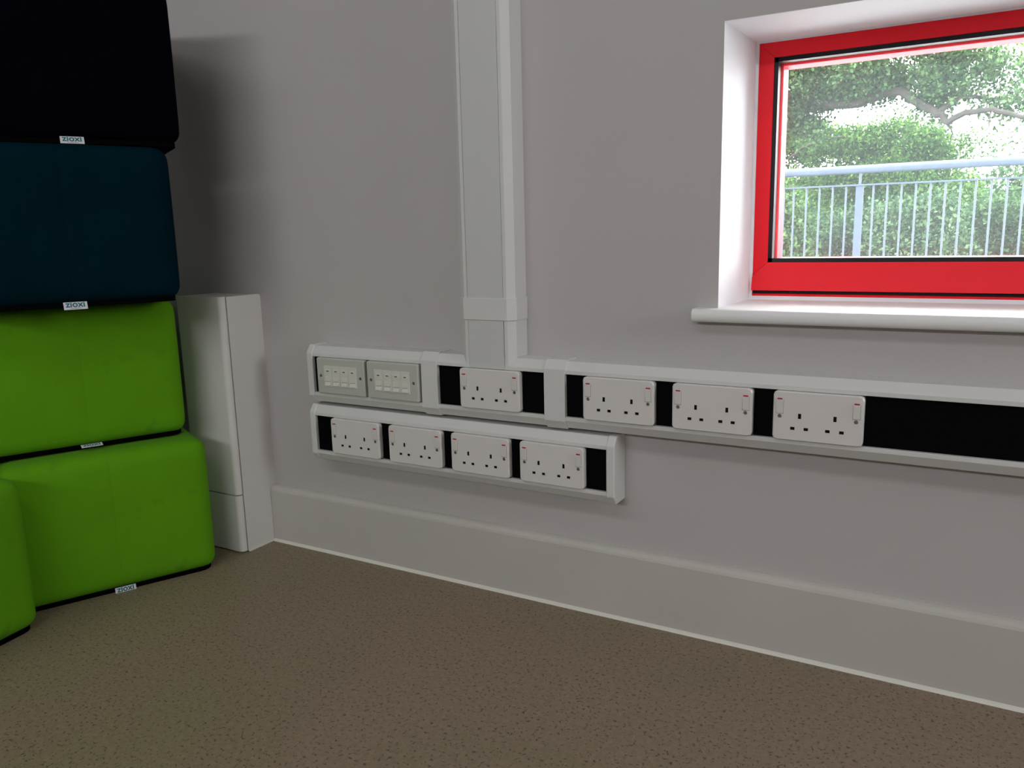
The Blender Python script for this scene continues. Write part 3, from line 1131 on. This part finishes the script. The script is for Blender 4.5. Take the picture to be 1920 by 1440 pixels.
# 1. oak whose boughs reach across the view
oak = tree('oak_tree', (-4.6, 11.2, -3.2), 'old oak with crooked grey boughs reaching across the top of the window view')
limb('trunk', [(-4.6, 11.2, -3.2), (-4.5, 11.2, -0.5), (-4.2, 11.1, 1.6), (-4.1, 11.0, 4.5), (-3.6, 11.2, 7.0)], 0.42, 0.12, oak, M['bark'], 0.03, 3)
main = [(-4.2, 11.1, 1.9), (-3.0, 10.9, 2.55), (-1.73, 10.6, 2.62), (-1.05, 10.4, 2.46), (-0.56, 10.2, 2.33), (-0.3, 10.1, 2.38), (-0.13, 10.0, 2.43),
        (0.02, 9.9, 2.38), (0.27, 9.8, 2.21), (0.46, 9.7, 2.06), (0.57, 9.6, 1.96), (0.74, 9.5, 2.03), (1.0, 9.4, 2.03), (1.21, 9.3, 1.95), (1.5, 9.2, 1.87)]
limb('bough', main, 0.085, 0.022, oak, M['bark'], 0.010, 4)
limb('bough', [(0.44, 9.7, 2.07), (0.67, 9.8, 2.25), (0.88, 9.9, 2.25), (1.2, 10.0, 2.17), (1.6, 10.1, 2.3)], 0.036, 0.014, oak, M['bark'], 0.01, 5)
limb('bough', [(-4.1, 11.1, 3.2), (-2.2, 10.6, 3.6), (-0.9, 10.1, 3.3), (-0.26, 10.0, 3.01), (0.05, 10.0, 2.86), (0.35, 10.0, 2.76), (0.55, 9.9, 2.72), (0.62, 9.9, 2.63)], 0.07, 0.012, oak, M['bark'], 0.012, 6)
limb('bough', [(0.52, 9.9, 2.72), (0.75, 9.9, 2.68), (1.0, 9.9, 2.6)], 0.015, 0.006, oak, M['bark'], 0.006, 8)
limb('twig', [(-1.12, 10.4, 2.46), (-1.17, 10.5, 2.31), (-1.21, 10.5, 2.20)], 0.022, 0.01, oak, M['bark'], 0.005, 7)
limb('twig', [(0.57, 9.6, 1.96), (0.62, 9.6, 1.82), (0.6, 9.6, 1.7)], 0.012, 0.005, oak, M['bark'], 0.005, 9)
limb('twig', [(1.0, 9.4, 2.03), (0.98, 9.4, 1.85), (0.93, 9.4, 1.72)], 0.010, 0.004, oak, M['bark'], 0.005, 10)
cl_oak = []
for c in along([(-2.6, 10.6, 2.9), (-1.5, 10.5, 2.75), (-0.9, 10.4, 2.72), (-0.2, 10.3, 2.72)], 34, (0.16, 0.45, 0.15)):
    cl_oak.append((c, (0.30, 0.30, 0.19), 620))
for c in along([(-0.3, 10.3, 2.62), (0.35, 10.1, 2.50), (0.50, 10.0, 2.38)], 12, (0.10, 0.30, 0.10)):
    cl_oak.append((c, (0.22, 0.25, 0.14), 360))
for c in along([(0.1, 10.0, 2.95), (0.6, 10.0, 2.88), (0.75, 10.0, 2.75)], 9, (0.10, 0.3, 0.06)):
    cl_oak.append((c, (0.20, 0.25, 0.11), 300))
for c in along([(-1.7, 10.5, 2.25), (-1.25, 10.5, 2.18), (-1.0, 10.5, 2.2)], 7, (0.12, 0.3, 0.08)):
    cl_oak.append((c, (0.22, 0.25, 0.14), 320))
for c in along([(0.95, 9.8, 2.12), (1.25, 9.8, 2.05), (1.7, 9.8, 2.2)], 8, (0.10, 0.3, 0.07)):
    cl_oak.append((c, (0.20, 0.25, 0.10), 110))
for c in along([(0.85, 10.1, 2.65), (1.1, 10.1, 2.45), (1.4, 10.1, 2.5), (1.9, 10.1, 2.9)], 11, (0.12, 0.3, 0.12)):
    cl_oak.append((c, (0.20, 0.25, 0.14), 150))
for c in along([(-4.5, 11, 3.4), (-2.8, 10.8, 3.6), (-1.0, 10.4, 3.5), (0.2, 10.2, 3.6)], 24, (0.4, 0.6, 0.35)):
    cl_oak.append((c, (0.55, 0.55, 0.40), 420))
for c in along([(-5, 11, 5), (-3.5, 11.2, 6.5), (-2.0, 11, 5.2)], 18, (0.7, 0.7, 0.6)):
    cl_oak.append((c, (0.9, 0.9, 0.6), 260))
leaves_mesh('crown', [(c, r, int(n * 1.35)) for c, r, n in cl_oak], 0.052, M['leaf_oak'], oak)

# 2. bright green tree behind the oak
bt = tree('bright_green_tree', (-0.9, 13.4, -3.2), 'bright green leafy tree seen below the long oak bough')
limb('trunk', [(-0.9, 13.4, -3.2), (-0.9, 13.4, -0.5), (-0.8, 13.3, 1.6)], 0.22, 0.06, bt, M['bark'], 0.02, 11)
limb('bough', [(-1.75, 12.3, 1.85), (-1.53, 12.1, 1.98), (-1.22, 12.0, 2.09), (-0.88, 12.0, 2.11)], 0.022, 0.012, bt, M['bark'], 0.008, 12)
cb = []
for c in along([(-2.6, 13.4, 2.15), (-1.6, 13.4, 2.22), (-0.7, 13.4, 2.22), (0.0, 13.4, 2.08)], 26, (0.2, 0.22, 0.16)):
    cb.append((c, (0.34, 0.35, 0.22), 600))
for c in along([(-2.6, 13.4, 1.2), (-1.2, 13.4, 1.5), (-0.2, 13.4, 1.5), (0.35, 13.4, 1.45)], 30, (0.25, 0.22, 0.25)):
    cb.append((c, (0.40, 0.40, 0.30), 560))
for c in along([(-0.3, 13.4, 2.36), (0.10, 13.4, 2.22), (0.42, 13.4, 1.85)], 9, (0.08, 0.25, 0.09)):
    cb.append((c, (0.20, 0.25, 0.14), 360))
for c in along([(-2.8, 13.4, -0.4), (-0.8, 13.4, 0.2), (0.6, 13.4, 0.3)], 16, (0.5, 0.22, 0.5)):
    cb.append((c, (0.6, 0.5, 0.5), 420))
leaves_mesh('crown', [(c, r, int(n * 1.35)) for c, r, n in cb], 0.055, M['leaf_bright'], bt)

# 3. airy tree on the right
at = tree('airy_tree', (3.6, 12.6, -3.2), 'thin airy tree at the right edge of the window view')
limb('trunk', [(3.6, 12.6, -3.2), (3.5, 12.6, 0.2), (3.2, 12.4, 2.6), (3.0, 12.4, 5.0)], 0.16, 0.04, at, M['bark'], 0.02, 13)
limb('bough', [(3.4, 12.5, 1.2), (2.4, 12.3, 2.0), (1.6, 12.0, 2.5)], 0.04, 0.012, at, M['bark'], 0.012, 14)
ca = []
for c in along([(1.25, 11.8, 2.75), (1.6, 11.9, 2.6), (2.3, 12.2, 3.0), (3.2, 12.4, 3.6)], 22, (0.15, 0.3, 0.2)):
    ca.append((c, (0.26, 0.3, 0.18), 110))
for c in along([(1.55, 12.0, 1.7), (2.4, 12.2, 1.8), (3.2, 12.4, 1.6)], 14, (0.2, 0.3, 0.12)):
    ca.append((c, (0.3, 0.3, 0.18), 150))
for c in along([(2.6, 12.3, 4.0), (3.4, 12.6, 5.2)], 12, (0.5, 0.5, 0.5)):
    ca.append((c, (0.6, 0.6, 0.5), 180))
leaves_mesh('crown', ca, 0.052, M['leaf_bright'], at)

# 4. shrubs and hedge trees making the green bank behind the railing
bank = [(-3.4, 9.7, 1.05, 'round dark shrub behind the oak trunk side of the railing'),
        (-1.5, 9.7, 1.22, 'full grey-green shrub behind the railing below the oak bough'),
        (0.4, 9.7, 1.15, 'dense green shrub behind the railing post'),
        (2.3, 9.7, 1.25, 'tall pale shrub behind the balusters, under the airy tree'),
        (4.2, 9.7, 1.1, 'wide green shrub at the foot of the airy tree'),
        (-2.45, 11.3, 1.2, 'shrub in the second row, left of the bright green tree'),
        (-0.55, 11.3, 1.1, 'shrub in the second row, in front of the bright green tree'),
        (1.35, 11.3, 1.15, 'shrub in the second row, below the sky gap'),
        (3.25, 11.3, 1.2, 'shrub in the second row, under the airy tree crown')]
for i, (bx_, by_, top, lab) in enumerate(bank):
    sh = tree('shrub', (bx_, by_, -3.2), lab, 'shrub', 'shrubs behind the railing')
    limb('stem', [(bx_, by_, -3.2), (bx_ + 0.05, by_, -1.5), (bx_, by_ + 0.1, 0.2)], 0.10, 0.03, sh, M['bark'], 0.02, 20 + i)
    cs = []
    for k in range(32):
        z = top - 0.15 - 1.6 * rng.uniform() ** 1.1
        cs.append(((bx_ + rng.uniform(-0.48, 0.48), by_ + rng.uniform(-0.35, 0.25), z - 0.10 * rng.uniform()), (0.27, 0.34, 0.22), 560))
    for k in range(8):
        cs.append(((bx_ + rng.uniform(-0.3, 0.3), by_ + rng.uniform(-0.2, 0.2), rng.uniform(-2.6, -0.7)), (0.42, 0.5, 0.5), 150))
    leaves_mesh('foliage', [(c, r, int(n * 1.4)) for c, r, n in cs], 0.052, M['leaf_shrub'] if i % 2 == 0 else M['leaf_oak'], sh)

# 5. farther trees closing the view
far = [(-5.3, 18.5, 2.6, 'far rounded tree beyond the oak'), (-1.6, 18.5, 2.0, 'far rounded tree behind the bright green tree'),
       (2.05, 18.5, 1.9, 'far pale tree behind the sky gap'), (5.7, 18.5, 2.3, 'far tree beyond the airy tree'),
       (-3.5, 22.0, 2.2, 'farthest tree, in the gap left of the bright green tree'), (0.2, 22.0, 2.0, 'farthest tree, behind the railing post'),
       (3.9, 22.0, 1.9, 'farthest tree, low behind the airy tree trunk')]
for i, (bx_, by_, top, lab) in enumerate(far):
    ft = tree('distant_tree', (bx_, by_, -3.2), lab, 'tree', 'far trees')
    limb('trunk', [(bx_, by_, -3.2), (bx_, by_, 0.5)], 0.2, 0.1, ft, M['bark'], 0.02, 40 + i)
    cs = []
    for k in range(60):
        dz = rng.uniform() ** 0.9
        cs.append(((bx_ + rng.uniform(-1.05, 1.05) * math.sqrt(1 - (1 - dz) ** 2 * 0.6), by_ + rng.uniform(-0.8, 0.8), top - 0.3 - dz * 3.2), (0.50, 0.6, 0.42), 520))
    leaves_mesh('crown', cs, 0.12, M['leaf_bright'] if i % 2 else M['leaf_oak'], ft)
